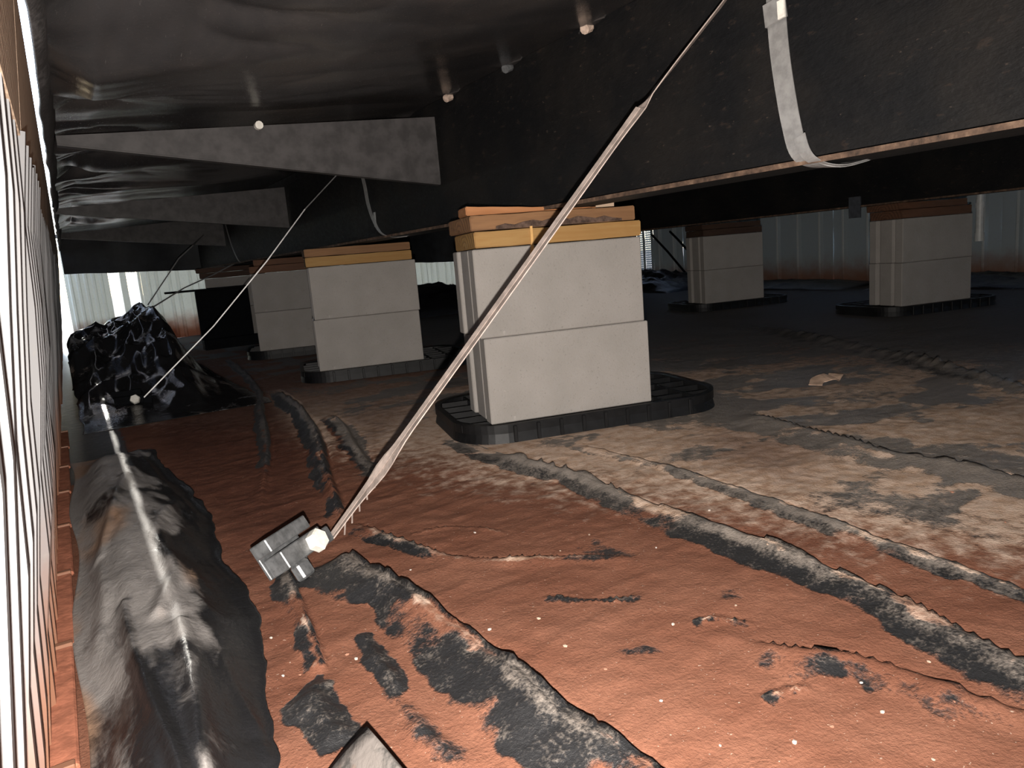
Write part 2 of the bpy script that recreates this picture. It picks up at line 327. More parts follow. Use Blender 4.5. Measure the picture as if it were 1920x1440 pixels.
ridge([(1010, 1120), (1080, 1125), (1150, 1122), (1210, 1118)], .005, .010, .005, .5, .1, .1, .001)
ridge([(1290, 1170), (1340, 1160), (1420, 1172)], .004, .010, .005, .5, .1, .1, .001)
ridge([(1420, 1310), (1470, 1290), (1520, 1285)], .004, .010, .005, .6, .1, .1, .001)
ridge([(760, 1000), (860, 985), (960, 1000)], .004, .010, .006, .1, .1, .1, .001)
# shiny tube-like fold beside the strap and the thin fold left of it
ridge([(515, 735), (548, 765), (580, 800), (600, 840), (607, 880), (625, 940), (645, 995)], .024, .030, .018, 1.2, .12, .1, .004, dust=.3, solid=.62)
ridge([(425, 672), (455, 700), (485, 735), (492, 790), (502, 840), (495, 890), (488, 940), (490, 990)], .018, .020, .012, 1.0, .1, .15, .002, dust=.6, solid=.6)
ridge([(612, 780), (640, 805), (665, 845), (700, 885)], .012, .030, .02, .5, .15, .15, .003)
# torn black strips below the anchor
ridge([(528, 1050), (545, 1095), (565, 1150), (590, 1215), (603, 1262)], .011, .024, .008, 1.0, .05, .05, .003)
def bare(L, k=1.0, soft=.010, bump=0.0):
    global DIRT, Z
    d = sdpoly(X, Y, pix(L))+DW*1.1; m = sst(soft, -soft, d); DIRT = DIRT*(1-m*k)+.05*m*k; Z = Z+bump*sst(.0, -.03, d)
bare([(600, 1265), (570, 1290), (545, 1330), (560, 1375), (600, 1425), (650, 1400), (690, 1385), (650, 1335), (615, 1290)], 1, .008, .008)
bare([(672, 1195), (690, 1190), (745, 1255), (765, 1290), (735, 1300), (700, 1270)], .95, .01, .012)
bare([(730, 1300), (790, 1330), (860, 1395), (900, 1440), (820, 1440), (770, 1380)], .6, .02, .010)
bare([(1130, 1218), (1210, 1205), (1260, 1222), (1180, 1238)], .5, .01, .003)
bare([(640, 795), (665, 800), (700, 860), (710, 895), (680, 890), (655, 850)], .8, .02)
for L in ([(1110, 1000), (1215, 1042), (1130, 1052), (1060, 1046)], [(1340, 1110), (1375, 1105), (1390, 1125), (1350, 1130)]): bare(L, .45, .012)
def damp_shade(L, k=1.0, soft=.05):
    global DAMP_SHADE
    d = sdpoly(X, Y, pix(L))+DW*1.5; DAMP_SHADE = np.maximum(DAMP_SHADE, k*sst(soft, -soft, d))
damp_shade([(280, 640), (430, 640), (520, 730), (580, 860), (600, 950), (560, 985), (500, 1010), (480, 1080), (420, 1000), (330, 930), (290, 800)], .92, .06)  # damp soil plus the bulging sheet's shade, both put into the colour
damp_shade([(490, 1060), (540, 1080), (560, 1200), (530, 1300), (560, 1440), (480, 1440), (480, 1200)], .35, .03)
damp_shade([(600, 700), (760, 690), (780, 760), (700, 830), (640, 780)], .45, .05)
damp_shade([(1330, 800), (1560, 840), (1480, 900), (1330, 870)], .5, .10)
# flatten below the pads; smooth wet plastic in the far left corner
for c in PIERS:
    q = pier_c(c)+E1*.07+E2*.11; u = np.abs((X-q.x)*E1.x+(Y-q.y)*E1.y)/.40; v = np.abs((X-q.x)*E2.x+(Y-q.y)*E2.y)/.30
    k = sst(1.25, .95, np.maximum(u, v)); Z = Z*(1-k)+.0015*k
wet = sst(.13, .05, X-.02*(Y-2))*sst(1.75, 1.95, Y)
Z = Z*(1-wet)+.001*wet; DIRT = DIRT*(1-wet)-.1*wet; DAMP_SHADE = DAMP_SHADE*(1-wet)
wl = sst(.03, -.03, X); Z = Z*(1-wl)
TONE = np.clip(TONE, 0, 1)
floor = gridmesh('floor', X, Y, Z, FLOOR, (np.clip(DIRT, 0, 1), TONE, np.clip(DAMP_SHADE, 0, 1)))
tag(floor, 'red clay dusted black plastic ground sheet with long folds', kind='structure')
GX, GY, GZ = gx, gy, Z
def fz(x, y):
    i = int(np.clip(np.searchsorted(GX, x), 0, len(GX)-1)); j = int(np.clip(np.searchsorted(GY, y), 0, len(GY)-1)); return float(GZ[j, i])
# ground outside
o = mesh('ground', [(-40, -40, -.03), (45, -40, -.03), (45, 50, -.03), (-40, 50, -.03)], [(0, 1, 2, 3)], m_plain('pale_outdoor_soil', (.42, .33, .24), .95, 0, .1, .2, 3, .2)); tag(o, 'pale sunlit soil outside the skirting', kind='structure')

# ------------------------------------------------------------------ skirting walls
def wl_base(y): return -0.088+.0115*y
TOPZ = .565
def skirt(name, mat, length, top, ribs, seed, rh=.010):
    """one vinyl panel along local x from 0 to length: flats with narrow proud ribs on the room side (-y)"""
    xs = [(0, 0)]
    for r in ribs: xs += [(r-.010-rh*.4, 0), (r-.006, -rh), (r+.006, -rh), (r+.010+rh*.4, 0)]
    xs += [(length-.001, 0)]; v = []; f = []; n = len(xs); zs = np.linspace(0, top, 8); rr = random.Random(seed)
    wob = [rr.uniform(-.003, .003) for _ in range(8)]
    for k, z in enumerate(zs): v += [(x, y+wob[k], z) for x, y in xs]
    for k in range(7):
        for i in range(n-1): f.append((k*n+i, k*n+i+1, (k+1)*n+i+1, (k+1)*n+i))
    o = mesh(name, v, f, mat); md = o.modifiers.new('t', 'SOLIDIFY'); md.thickness = .002; md.offset = 1; return o
RIBM = m_vinyl('daylit_seam_rib', (.62, .66, .66), .22)  # daylight at the seams put into a paler vinyl colour on added strips
def rib_strips(o, ribs, top, rh):
    for r in ribs: box('rib_strip', (r-.009, r+.009, -rh-.006, -rh, .02, top), RIBM, o, .003)
def place_panel(o, parent, loc, ang, lean=0.0):
    o.parent = parent; o.location = loc; o.rotation_euler = (lean, 0, ang)
wall_l = empty('wall_left'); tag(wall_l, 'grey ribbed vinyl skirting along the left side', kind='structure')
PW = .30; lean = math.atan(.118)
ang = math.pi/2+math.atan(-.0115)
k = 0; y = -1.6
while y < 6.1:
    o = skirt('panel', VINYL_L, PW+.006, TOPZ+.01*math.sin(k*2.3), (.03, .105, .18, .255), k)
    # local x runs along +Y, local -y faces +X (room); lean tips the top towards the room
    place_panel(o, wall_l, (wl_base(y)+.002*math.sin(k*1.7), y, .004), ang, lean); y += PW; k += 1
# wall back (end of the house) with two perforated vent strips, open joint at the left corner
wall_b = empty('wall_back'); tag(wall_b, 'daylit ribbed vinyl skirting closing the far end', kind='structure')
YB = 6.3
def perforated(name, w, h, mat, nx, nz, hole=.60):
    v = []; f = []; cwid, ch = w/nx, h/nz
    for i in range(nx):
        for j in range(nz):
            x0, z0 = i*cwid, j*ch; cx, cz = x0+cwid/2, z0+ch/2; a, b = cwid*hole/2, ch*hole/2; k = len(v); s = ch*.25*(1 if i % 2 else -1)*0
            v += [(x0, 0, z0), (x0+cwid, 0, z0), (x0+cwid, 0, z0+ch), (x0, 0, z0+ch), (cx-a, 0, cz-b+s), (cx+a, 0, cz-b*.2), (cx+a, 0, cz+b), (cx-a, 0, cz+b*.2)]
            f += [(k, k+1, k+5, k+4), (k+1, k+2, k+6, k+5), (k+2, k+3, k+7, k+6), (k+3, k, k+4, k+7)]
    return mesh(name, v, f, mat)
def plain_strip(parent, loc, ang, w, top, mat): o = skirt('panel', mat, w, top, (), 3); place_panel(o, parent, loc, ang); return o
x = .085; k = 50
segs = [('p', .285, (.035, .085, .135, .185, .235)), ('v', .075), ('f', .045), ('v', .075), ('f', .02)]
for sg_ in segs:
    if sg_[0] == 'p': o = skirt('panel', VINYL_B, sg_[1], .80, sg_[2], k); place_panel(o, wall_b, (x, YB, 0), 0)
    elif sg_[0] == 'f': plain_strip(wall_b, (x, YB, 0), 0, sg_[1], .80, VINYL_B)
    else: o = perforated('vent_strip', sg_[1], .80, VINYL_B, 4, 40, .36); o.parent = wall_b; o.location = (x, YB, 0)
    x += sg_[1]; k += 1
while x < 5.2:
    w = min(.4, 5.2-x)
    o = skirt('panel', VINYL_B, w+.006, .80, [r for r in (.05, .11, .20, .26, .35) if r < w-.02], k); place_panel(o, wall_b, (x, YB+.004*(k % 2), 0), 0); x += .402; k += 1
# wall right, with vent strips close to the far corner; panels run along -Y so their front faces -X
wall_r = empty('wall_right'); tag(wall_r, 'dim ribbed vinyl skirting along the far right side', kind='structure')
XR = 5.2; y = YB; k = 90
for w, kind in ((.40, 'p'), (.055, 'f'), (.085, 'v'), (.035, 'f'), (.085, 'v'), (.04, 'f')):
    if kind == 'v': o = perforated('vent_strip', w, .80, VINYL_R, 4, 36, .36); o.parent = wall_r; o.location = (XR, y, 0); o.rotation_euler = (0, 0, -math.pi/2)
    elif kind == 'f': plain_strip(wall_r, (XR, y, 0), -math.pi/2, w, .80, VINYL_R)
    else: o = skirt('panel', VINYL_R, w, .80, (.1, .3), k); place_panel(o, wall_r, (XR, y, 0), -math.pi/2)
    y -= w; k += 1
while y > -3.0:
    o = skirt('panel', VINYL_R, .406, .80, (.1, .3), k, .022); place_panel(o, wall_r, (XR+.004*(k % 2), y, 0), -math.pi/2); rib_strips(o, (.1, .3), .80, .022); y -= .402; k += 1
wall_f = empty('wall_front'); tag(wall_f, 'unseen ribbed vinyl skirting added behind the viewpoint', kind='structure')  # unseen wall, added so daylight does not flood in from behind
x = -.2
while x < 5.2:
    o = skirt('panel', VINYL_R, .406, .80, (.1, .3), k, .022); place_panel(o, wall_f, (x+.4, -3.0, 0), math.pi); x += .402; k += 1
wall_lf = skirt('panel', VINYL_L, 1.4, .80, (.3, .7, 1.1), 7); place_panel(wall_lf, wall_l, (-.12, -3.0, 0), math.pi/2)
# bottom track dusted with red clay, in lengths with pale joints
tr = empty('trim_1'); tag(tr, 'clay dusted bottom track of the left skirting', kind='structure')
yy = -.6; i = 0
while yy < 2.4:
    L = .26; xb = wl_base(yy)
    box('track_length', (xb-.012, xb+.034, yy, yy+L-.004, .002, .009), CLAY, tr, .002)
    box('track_lip', (xb-.002, xb+.008, yy, yy+L-.004, .009, .016), CLAY, tr, .002)
    box('track_joint', (xb+.012, xb+.034, yy+L-.004, yy+L+.006, .002, .012), VINYL_L, tr, .001)
    yy += L; i += 1
# ledger board above the skirting, leaning with it, then the fabric covered rim
led = empty('trim_2'); tag(led, 'pale wooden ledger boards above the left skirting', kind='structure')
def lx(y, z): return wl_base(y)+.118*z
yy = -1.6; n = 0
while yy < 6.0:
    L = 1.22; y1 = min(yy+L-.004, 6.15); z0, z1 = .555, .712+.004*math.sin(n*2.1)
    v = [(lx(q, z)+dx, q, z) for q in (yy, y1) for dx in (-.006, .011) for z in (z0, z1)]
    mesh('ledger_board', v, [(0, 1, 3, 2), (4, 6, 7, 5), (0, 4, 5, 1), (2, 3, 7, 6), (0, 2, 6, 4), (1, 5, 7, 3)], W_TAN, led); yy += L; n += 1
# perforated rows of the ledger are fine grooves
# rim: ragged black fabric skirt hanging from the floor edge
rim_n = 260; v = []; f = []; rr = random.Random(5)
for i in range(rim_n):
    y = -1.6+7.75*i/(rim_n-1); zb = .733+.010*float(fbm(y*5, 0, 31))-.006-.020*float(sst(.52, .60, vn(y*2.6, 5, 9)))-.016*float(sst(.12, .05, abs(y-1.17)))-.012*float(sst(.25, .1, abs(y-2.45)))
    x0 = lx(y, .73)+.011+.007*float(vn(y*9, 2, 4)); v += [(x0, y, zb), (x0+.012, y, zb+.012), (x0+.03, y, .80), (x0+.02, y, .90)]
for i in range(rim_n-1):
    for k in range(3): f.append((4*i+k, 4*i+k+1, 4*i+5+k, 4*i+4+k))
o = mesh('trim_3', v, f, m_plain('fuzzy_black_rim_fabric', (.045, .042, .042), .8, 0, .3, .4, 120, .6), None, True); tag(o, 'black fabric wrapped rim above the left gap', kind='structure')
md = o.modifiers.new('t', 'SOLIDIFY'); md.thickness = .004

# ------------------------------------------------------------------ ceiling: belly fabric
OUTR = [-1.04, .445, 1.93, 3.52, 5.02]
bx = np.concatenate([np.linspace(.0, .30, 70), np.linspace(.305, 1.0, 90)]); by = np.linspace(-1.6, 6.2, 900)
BX, BY = np.meshgrid(bx, by); rimx = -.088+.0115*BY+.118*.75+.02
BXX = rimx+(BX)*(1.0-rimx); t = BX
tau = np.zeros(BY.shape)+1.0
for i in range(len(OUTR)-1):
    a, b = OUTR[i], OUTR[i+1]; m = (BY >= a) & (BY < b); tau = np.where(m, (BY-a)/(b-a), tau)
sag = np.sin(np.pi*np.clip(tau, 0, 1))
zr = .775; zc = zr+(.857-zr)*t**.8
near = np.exp(-t*5.0)
wr = (ridged(BY*4.2+.5*fbm(t*6, BY*2, 41), t*2.2, 42, 2)-.5)
BZ = zc-.045*sag*np.sin(np.pi*np.clip(t*1.0, 0, 1))-.034*sag*near+.125*wr*near*np.minimum(1, t*14)*(.45+sag)+.014*(fbm(BY*3, t*2.2, 43)-.5)*np.sin(np.pi*t)
BZ += .010*(ridged(BY*7, t*2, 44, 2)-.5)*np.exp(-t*2.5)
for ys in (.615, .915, 1.215, 1.515, 1.818, 2.12, 2.42, 2.72): BZ += -.010*np.exp(-((BY-ys)/.03)**2-((t-.985)/.03)**2)
belly = gridmesh('ceiling', BXX, BY, BZ, BELLY); tag(belly, 'black woven belly fabric under the floor', kind='structure')
GAP = m_plain('pale_washer', (.55, .42, .34), .6, .2, .4, .3, 90, .2)
for i, ys in enumerate((1.215, 1.515, 1.818)):
    e = tube('screw', [(.985, ys, .846), (.968, ys-.006, .838)], [.011, .010], GAP if i != 1 else GALV, None, 10); e.parent = belly
    e2 = ribbon('fabric_tab', [(.986, ys-.05, .852), (.972, ys, .852), (.986, ys+.03, .845)], Vector((.004, 0, .004)), .003, BELLY); e2.parent = belly
# floor deck over everything (keeps the sky out) and the rest of the belly between the beams
v = [(x_, y_, z_) for z_ in (.895, 1.05) for x_, y_ in ((lx(-3.05, .80)+.033, -3.05), (5.25, -3.05), (5.25, 6.36), (lx(6.36, .80)+.033, 6.36))]
o = mesh('ceiling_deck', v, [(0, 1, 2, 3), (7, 6, 5, 4), (0, 4, 5, 1), (1, 5, 6, 2), (2, 6, 7, 3), (3, 7, 4, 0)], BLKSH); tag(o, 'dark underside of the floor deck', kind='structure')
bx2 = np.linspace(1.0, 5.2, 80); by2 = np.linspace(-3, 6.25, 160); B2X, B2Y = np.meshgrid(bx2, by2)
o = gridmesh('ceiling_far', B2X, B2Y, .872-.05*np.abs(np.sin(np.pi*(B2X-1.0)/2.35))*(.6+.8*fbm(B2X*1.3, B2Y*1.3, 51)), BELLY); tag(o, 'black belly fabric beyond the near beam', kind='structure')
# end rim hanging in front of the back wall
ex = np.linspace(.09, 5.2, 120); ez = np.linspace(.55, .90, 12); EX, EZ = np.meshgrid(ex, ez)
EYY = 6.12+.02*np.sin(EX*9)+.03*(fbm(EX*4, EZ*6, 55)-.5); EZ2 = EZ-(EX-.09)*.045*(.9-EZ)/.35+.01*(fbm(EX*8, EX*0, 56)-.5)
o = gridmesh('trim_4', EX, EYY, EZ2, m_plain('dull_black_end_fabric', (.016, .018, .022), .6, 0, .4, .4, 8, .3, .01)); tag(o, 'black fabric wrapped end rim above the far skirting', kind='structure')

# ------------------------------------------------------------------ steel beams with outriggers
def ibeam(name, xc, y0, y1, z0, z1, label, nearside):
    e = empty(name, (xc, (y0+y1)/2, z0)); tag(e, label, 'beam'); ym = (y0+y1)/2
    box('web', (-.004, .004, y0-ym, y1-ym, .006, z1-z0-.006), STEEL, e)
    box('bottom_flange', (-.05, .05, y0-ym, y1-ym, 0, .0065), STEEL, e)
    box('flange_edge', (-.0525, -.0500, y0-ym, y1-ym, -.0006, .0072), RUST, e)
    box('top_flange', (.0042, .05, y0-ym, y1-ym, z1-z0-.007, z1-z0), STEEL, e)
    return e, ym
beam, bym = ibeam('chassis_beam', 1.0, -2.9, 6.1, .506, .862, 'near black steel beam with rusty lower edge spanning the upper right', True)
def outrigger(yc):
    """tapered steel bracket welded to the web, deep at the beam and shallow at the rim"""
    pr = [(.988, .632), (.988, .815), (.06, .752), (.06, .735)]; th = .0025; v = []; y = yc-bym
    for dy in (-th, th): v += [(p[0]-1.0, y+dy, p[1]-.506) for p in pr]
    o = mesh('outrigger', v, [(0, 1, 2, 3), (7, 6, 5, 4), (0, 4, 5, 1), (1, 5, 6, 2), (2, 6, 7, 3), (3, 7, 4, 0)], OUTM, beam)
    a, b = Vector((.988-1.0, y, .632-.506)), Vector((.06-1.0, y, .735-.506))
    l = ribbon('outrigger_lip', [a+Vector((0, .012, -.001)), b+Vector((0, .012, -.001))], Vector((0, .0125, 0)), .004, OUTM, o)
    return o
OUTM = m_plain('dark_grey_outrigger_steel', (.050, .046, .046), .6, 0, .4, .3, 25, .35)
for yc in OUTR:
    if abs(yc-.445) > .1: outrigger(yc)
q = at_y(484, 236, 1.92); tb = tube('bolt', [q+Vector((0, .004, 0)), q+Vector((0, -.012, 0))], .010, BOLT, None, 10); tb.parent = beam; tb.matrix_parent_inverse = Matrix.Translation(-Vector(beam.location))
beam2, bym2 = ibeam('chassis_beam', 3.40, -2.9, 6.1, .506, .862, 'far black steel beam resting on the two dim piers at right', True)
q = at_x(1601, 372, 3.34); box('hanger_tab', (-.056, -.048, q.y-bym2-.03, q.y-bym2+.03, -.05, .05), m_plain('blue_grey_tab', (.05, .055, .065), .6), beam2)

# ------------------------------------------------------------------ piers
def block_mesh():
    b = bmesh.new(); hl, hw = BL/2, BW/2
    half = [(hl, -hw), (hl, -.056), (hl-.013, -.050), (hl-.013, -.040), (hl-.004, -.034), (hl-.004, .034), (hl-.013, .040), (hl-.013, .050), (hl, .056), (hl, hw)]
    outer = half+[(-x, -y) for x, y in half]
    def loop(pts):
        vs = [b.verts.new((x, y, 0)) for x, y in pts]; return [b.edges.new((vs[i], vs[(i+1) % len(vs)])) for i in range(len(vs))]
    es = loop(outer)
    for c in (-.088, .088): es += loop([(c-.062, -.064), (c+.062, -.064), (c+.062, .064), (c-.062, .064)])
    bmesh.ops.triangle_fill(b, edges=es, use_beauty=True)
    r = bmesh.ops.extrude_face_region(b, geom=b.faces[:]); bmesh.ops.translate(b, verts=[g for g in r['geom'] if isinstance(g, bmesh.types.BMVert)], vec=(0, 0, BH))
    bmesh.ops.recalc_face_normals(b, faces=b.faces)
    sharp = [e for e in b.edges if len(e.link_faces) == 2 and e.calc_face_angle(0) > .5]
    bmesh.ops.bevel(b, geom=sharp, offset=.0022, segments=1, affect='EDGES')
    m = bpy.data.meshes.new('concrete_block'); b.to_mesh(m); b.free(); m.materials.append(CONC); return m
BM = block_mesh()
def block(c, z, du, dv, rz, label):
    o = bpy.data.objects.new('concrete_block', BM); link(o); p = pier_c(c)+E1*du+E2*dv; o.location = (p.x, p.y, z); o.rotation_euler = (0, 0, PIER_RZ+rz); tag(o, label, 'concrete block', 'concrete blocks stacked in the piers')
def plank(c, z0, th, mat, label, name='cap_board', L=BL-.004, W=BW-.006, du=0, dv=0, rz=0, th2=None, tilt=0, group='wooden cap boards on the piers'):
    """board lying along the pier; th2 = thickness at its right end if it tapers"""
    b = bmesh.new(); nx = 10; rr = random.Random(hash(label) & 0xffff); rings = []
    th2 = th if th2 is None else th2
    for i in range(nx+1):
        x = -L/2+L*i/nx; h = th+(th2-th)*i/nx; j = lambda: rr.uniform(-.0012, .0012)
        rings.append([b.verts.new((x, y+j(), z+j()*.5+tilt*(i/nx))) for y, z in ((-W/2, .001), (W/2, .001), (W/2, h-.0005), (-W/2, h-.0005))])
    for i in range(nx):
        for k in range(4): b.faces.new((rings[i][k], rings[i][(k+1) % 4], rings[i+1][(k+1) % 4], rings[i+1][k]))
    b.faces.new(rings[0][::-1]); b.faces.new(rings[-1])
    bmesh.ops.recalc_face_normals(b, faces=b.faces)
    sharp = [e for e in b.edges if len(e.link_faces) == 2 and e.calc_face_angle(0) > .9]; bmesh.ops.bevel(b, geom=sharp, offset=.002, segments=2, affect='EDGES')
    o = bobj(name, b, mat); p = pier_c(c)+E1*du+E2*dv; o.location = (p.x, p.y, z0); o.rotation_euler = (0, 0, PIER_RZ+rz); tag(o, label, 'wedge' if 'wedge' in name else 'board', group); return o
def rrect(hx, hy, r, n=12):
    out = []
    for cx, cy, a0 in ((hx-r, -hy+r, -90), (hx-r, hy-r, 0), (-hx+r, hy-r, 90), (-hx+r, -hy+r, 180)):
        for k in range(n+1): a = math.radians(a0+90*k/n); out.append((cx+r*math.cos(a), cy+r*math.sin(a)))
    return out
def ring_prism(name, outer, inner, z0, z1, mat, parent):
    n = len(outer); v = [(*p, z) for z in (z0, z1) for p in outer]+[(*p, z) for z in (z0, z1) for p in inner]; f = []
    for i in range(n):
        j = (i+1) % n; f += [(i, j, n+j, n+i), (2*n+j, 2*n+i, 3*n+i, 3*n+j), (n+i, n+j, 3*n+j, 3*n+i), (j, i, 2*n+i, 2*n+j)]
    return mesh(name, v, f, mat, parent)
def pad(c, label, du=.07, dv=.10, hx=.34, hy=.215):
    p = pier_c(c)+E1*du+E2*dv; e = empty('pier_pad', (p.x, p.y, .0), PIER_RZ); tag(e, label, 'pad', 'black plastic pads below the piers')
    ou = rrect(hx, hy, .12); n = len(ou); base = rrect(hx-.006, hy-.006, .115)
    v = [(*q, .002) for q in ou]+[(*q, .026) for q in base]; mesh('tray', v, [tuple(range(n))[::-1], tuple(range(n, 2*n))]+[(i, (i+1) % n, n+(i+1) % n, n+i) for i in range(n)], PAD, e)
    ring_prism('rim', rrect(hx-.002, hy-.002, .118), rrect(hx-.016, hy-.016, .105), .024, PADT-.001, PAD, e)
    for i in range(7):
        xx = -hx+.10+i*(2*hx-.2)/6; box('rib', (xx-.003, xx+.003, -hy+.014, hy-.014, .025, PADT-.002), PAD, e)
    for i in range(5):
        yy = -hy+.07+i*(2*hy-.14)/4; box('rib', (-hx+.014, hx-.014, yy-.003, yy+.003, .025, PADT-.003), PAD, e)
    for i in range(9):
        xx = -hx+.12+i*(2*hx-.24)/8; box('side_rib', (xx-.004, xx+.004, -hy-.004, -hy+.002, .003, PADT-.004), PAD, e, .001)
where = ['the nearest pier', 'the second pier along the near beam', 'the third pier along the near beam', 'the farthest pier beside the sunlit skirting', 'the dim pier right of the bright vent dots', 'the dim pier near the right edge']
short = ['nearest pier', 'second pier', 'third pier', 'farthest left pier', 'dim middle right pier', 'dim right edge pier']
for i, c in enumerate(PIERS):
    pad(c, 'black ribbed plastic pad under '+where[i])
    a = [(0, 0, 0), (.004, -.002, .004), (0, .003, -.003), (0, 0, 0), (0, 0, 0), (.002, 0, .005)][i]
    block(c, PADT, 0, 0, 0, 'lower grey concrete block of '+where[i]); block(c, PADT+BH+.001, -.008 if i == 0 else a[0], a[1], a[2], 'upper grey concrete block of '+where[i])
ZT = PADT+2*BH+.002; c = PIERS[0]
b1 = plank(c, ZT, .036, W_YEL, 'yellow pine board directly on the nearest pier with a sap drip', du=-.003, dv=-.002)
b2 = plank(c, ZT+.037, .033, W_BRN, 'brown split edged board on the yellow board of the nearest pier', du=-.012, dv=.004, rz=.03)
v = []; f = []
for i in range(15):
    x = -.14+.30*i/14; h0 = .0015; h1 = .006+.010*math.sin(math.pi*(i+1)/16)+.003*math.sin(i*2.2); y0 = -BW/2+.0035
    v += [(x, y0-.0035, h0), (x, y0-.0045, h1)]
    if i: f.append((2*i-2, 2*i, 2*i+1, 2*i-1))
bk = mesh('bark_edge', v, f, BARK, b2); bk['label'] = 'dark waney bark along the lower edge'; md = bk.modifiers.new('t', 'SOLIDIFY'); md.thickness = .003
dr = ribbon('sap_drip', [(-.068, -BW/2+.0005, .040), (-.068, -BW/2+.0005, .02), (-.0685, -BW/2+.0005, -.002), (-.070, -BW/2-.001, -.016), (-.070, -BW/2-.001, -.034)], [Vector((.0028, 0, 0))]*2+[Vector((.003, 0, 0)), Vector((.005, 0, 0)), Vector((.0055, 0, 0))], .003, m_plain('amber_sap', (.62, .36, .13), .35, 0, .5, .1), b1); dr['label'] = 'thin amber sap drip'
plank(c, ZT+.071, .021, W_ORG, 'orange shim wedge on the left top of the nearest pier', name='shim_wedge', L=.30, W=.085, du=-.055, dv=-.032, rz=-.03, th2=.002, group='shim wedges on the piers')
plank(c, ZT+.071, .004, W_TAN, 'pale shim wedge at the right top of the nearest pier', name='shim_wedge', L=.26, W=.07, du=.055, dv=.055, rz=-.01, th2=.020, group='shim wedges on the piers')
c = PIERS[1]
plank(c, ZT, .036, W_YEL, 'yellow pine board on the second pier along the near beam', du=-.004, dv=-.002)
plank(c, ZT+.037, .030, W_BRN, 'brown pine board topmost on the second pier', du=-.006, dv=.010, rz=.02)
c = PIERS[2]
plank(c, ZT, .036, W_RED, 'lower reddish board on the third pier along the near beam'); plank(c, ZT+.037, .030, W_RED, 'upper reddish board on the third pier along the near beam', du=.02, dv=.02, rz=.03)
c = PIERS[3]
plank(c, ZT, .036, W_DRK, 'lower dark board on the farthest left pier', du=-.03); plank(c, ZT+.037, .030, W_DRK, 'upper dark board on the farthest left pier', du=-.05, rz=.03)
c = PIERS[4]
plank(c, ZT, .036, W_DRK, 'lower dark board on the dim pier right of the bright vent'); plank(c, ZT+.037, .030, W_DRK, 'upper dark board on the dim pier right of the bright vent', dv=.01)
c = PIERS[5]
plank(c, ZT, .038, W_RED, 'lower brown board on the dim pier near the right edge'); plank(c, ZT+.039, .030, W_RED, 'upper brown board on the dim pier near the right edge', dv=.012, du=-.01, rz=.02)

# ------------------------------------------------------------------ anchors and straps
def anchor(loc, d, size, label, body):
    """channel head: two upright plates joined by a floor, a shaft going down, a hex bolt whose head looks along -n"""
    e = empty('ground_anchor', loc); e.rotation_euler = (math.radians(-30), 0, math.atan2(d.y, d.x)); tag(e, label, 'anchor', 'ground anchors along the left side')
    L, w, h = .100*size, .0, .014*size; q = size
    box('upper_bar', (-L/2-.004*q, L/2-.010*q, 0, .030*q, .026*q, .046*q), body, e, .0015); box('lower_bar', (-L/2+.004*q, L/2-.002*q, -.004*q, .030*q, -.006*q, .021*q), body, e, .0015)
    box('channel_back', (-L/2, L/2-.008*q, .030*q, .035*q, -.006*q, .046*q), body, e, .001); box('side_lug', (L/2-.012*q, L/2+.024*q, .002*q, .016*q, -.010*q, .014*q), body, e, .002)
    box('bent_foot', (-.035*q, -.008*q, -.006*q, .010*q, -.030*q, -.006*q), body, e, .003); tube('shaft', [(.012*q, .02*q, .0), (.012*q, .055*q, -.075*q)], .009*q, body, e, 8)
    b = bmesh.new(); r = .0165*size; bx_ = .022*size
    ring = [[b.verts.new((bx_+rr*math.cos(math.pi/3*k+.3), yy, h*.3+rr*math.sin(math.pi/3*k+.3))) for k in range(6)] for rr, yy in ((r, -.004*size), (r, -.016*size), (r*.86, -.019*size))]
    for a in range(2):
        for k in range(6): b.faces.new((ring[a][k], ring[a][(k+1) % 6], ring[a+1][(k+1) % 6], ring[a+1][k]))
    b.faces.new(ring[2]); o = bobj('bolt_head', b, BOLT, e); o['label'] = 'pale zinc hex bolt head'
    tube('bolt_shank', [(bx_, .0, h*.3), (bx_, .045*size, h*.3)], .007*size, body, e, 8)
    return e
A1 = gp(572, 1030, .030); dA = gp(600, 975, .05)-gp(515, 1032, .05)
anchor((A1.x, A1.y, .026), dA, 1.0, 'galvanized ground anchor with large pale bolt head in the foreground', GALV)
A2 = gp(263, 748, .05)
anchor((A2.x-.034, A2.y+.012, .043), Vector((1, -.25, 0)), .95, 'smaller looking anchor with pale bolt below the plastic heap', BLKSH)
# main strap
s0 = gp(626, 1004, .034); s1 = Vector((.7536, .826, .6026)); s2 = Vector((.90, .793, .753)); s3 = Vector((.955, .782, .812)); s4 = Vector((.992, .775, .845))
base = [s0+(s1-s0)*t for t in np.linspace(0, 1, 40)]+[s1+(s2-s1)*t for t in np.linspace(.1, 1, 8)]+[s3, s4]
view = lambda p: (Vector(p)-Vector((0, 0, H))).normalized()
wv = []
for i, p in enumerate(base):
    t = (base[min(i+1, len(base)-1)]-base[max(i-1, 0)]).normalized(); side = t.cross(view(p)).normalized(); dep = side.cross(t).normalized()
    u = i/39; a = math.radians(78-4*math.sin(u*3)+(16 if i >= 40 else 0)-22*math.exp(-((u-.16)/.05)**2)-8*math.exp(-((u-1)/.05)**2))
    wv.append((side*math.cos(a)+dep*math.sin(a))*.0155*(1 if u > .10 else .75+.25*u/.1))
so_ = ribbon('tie_down_strap', base, wv, .0016, STRAPM); tag(so_, 'long pale tie-down strap running from the foreground anchor up to the near beam', 'strap', 'tie-down straps')
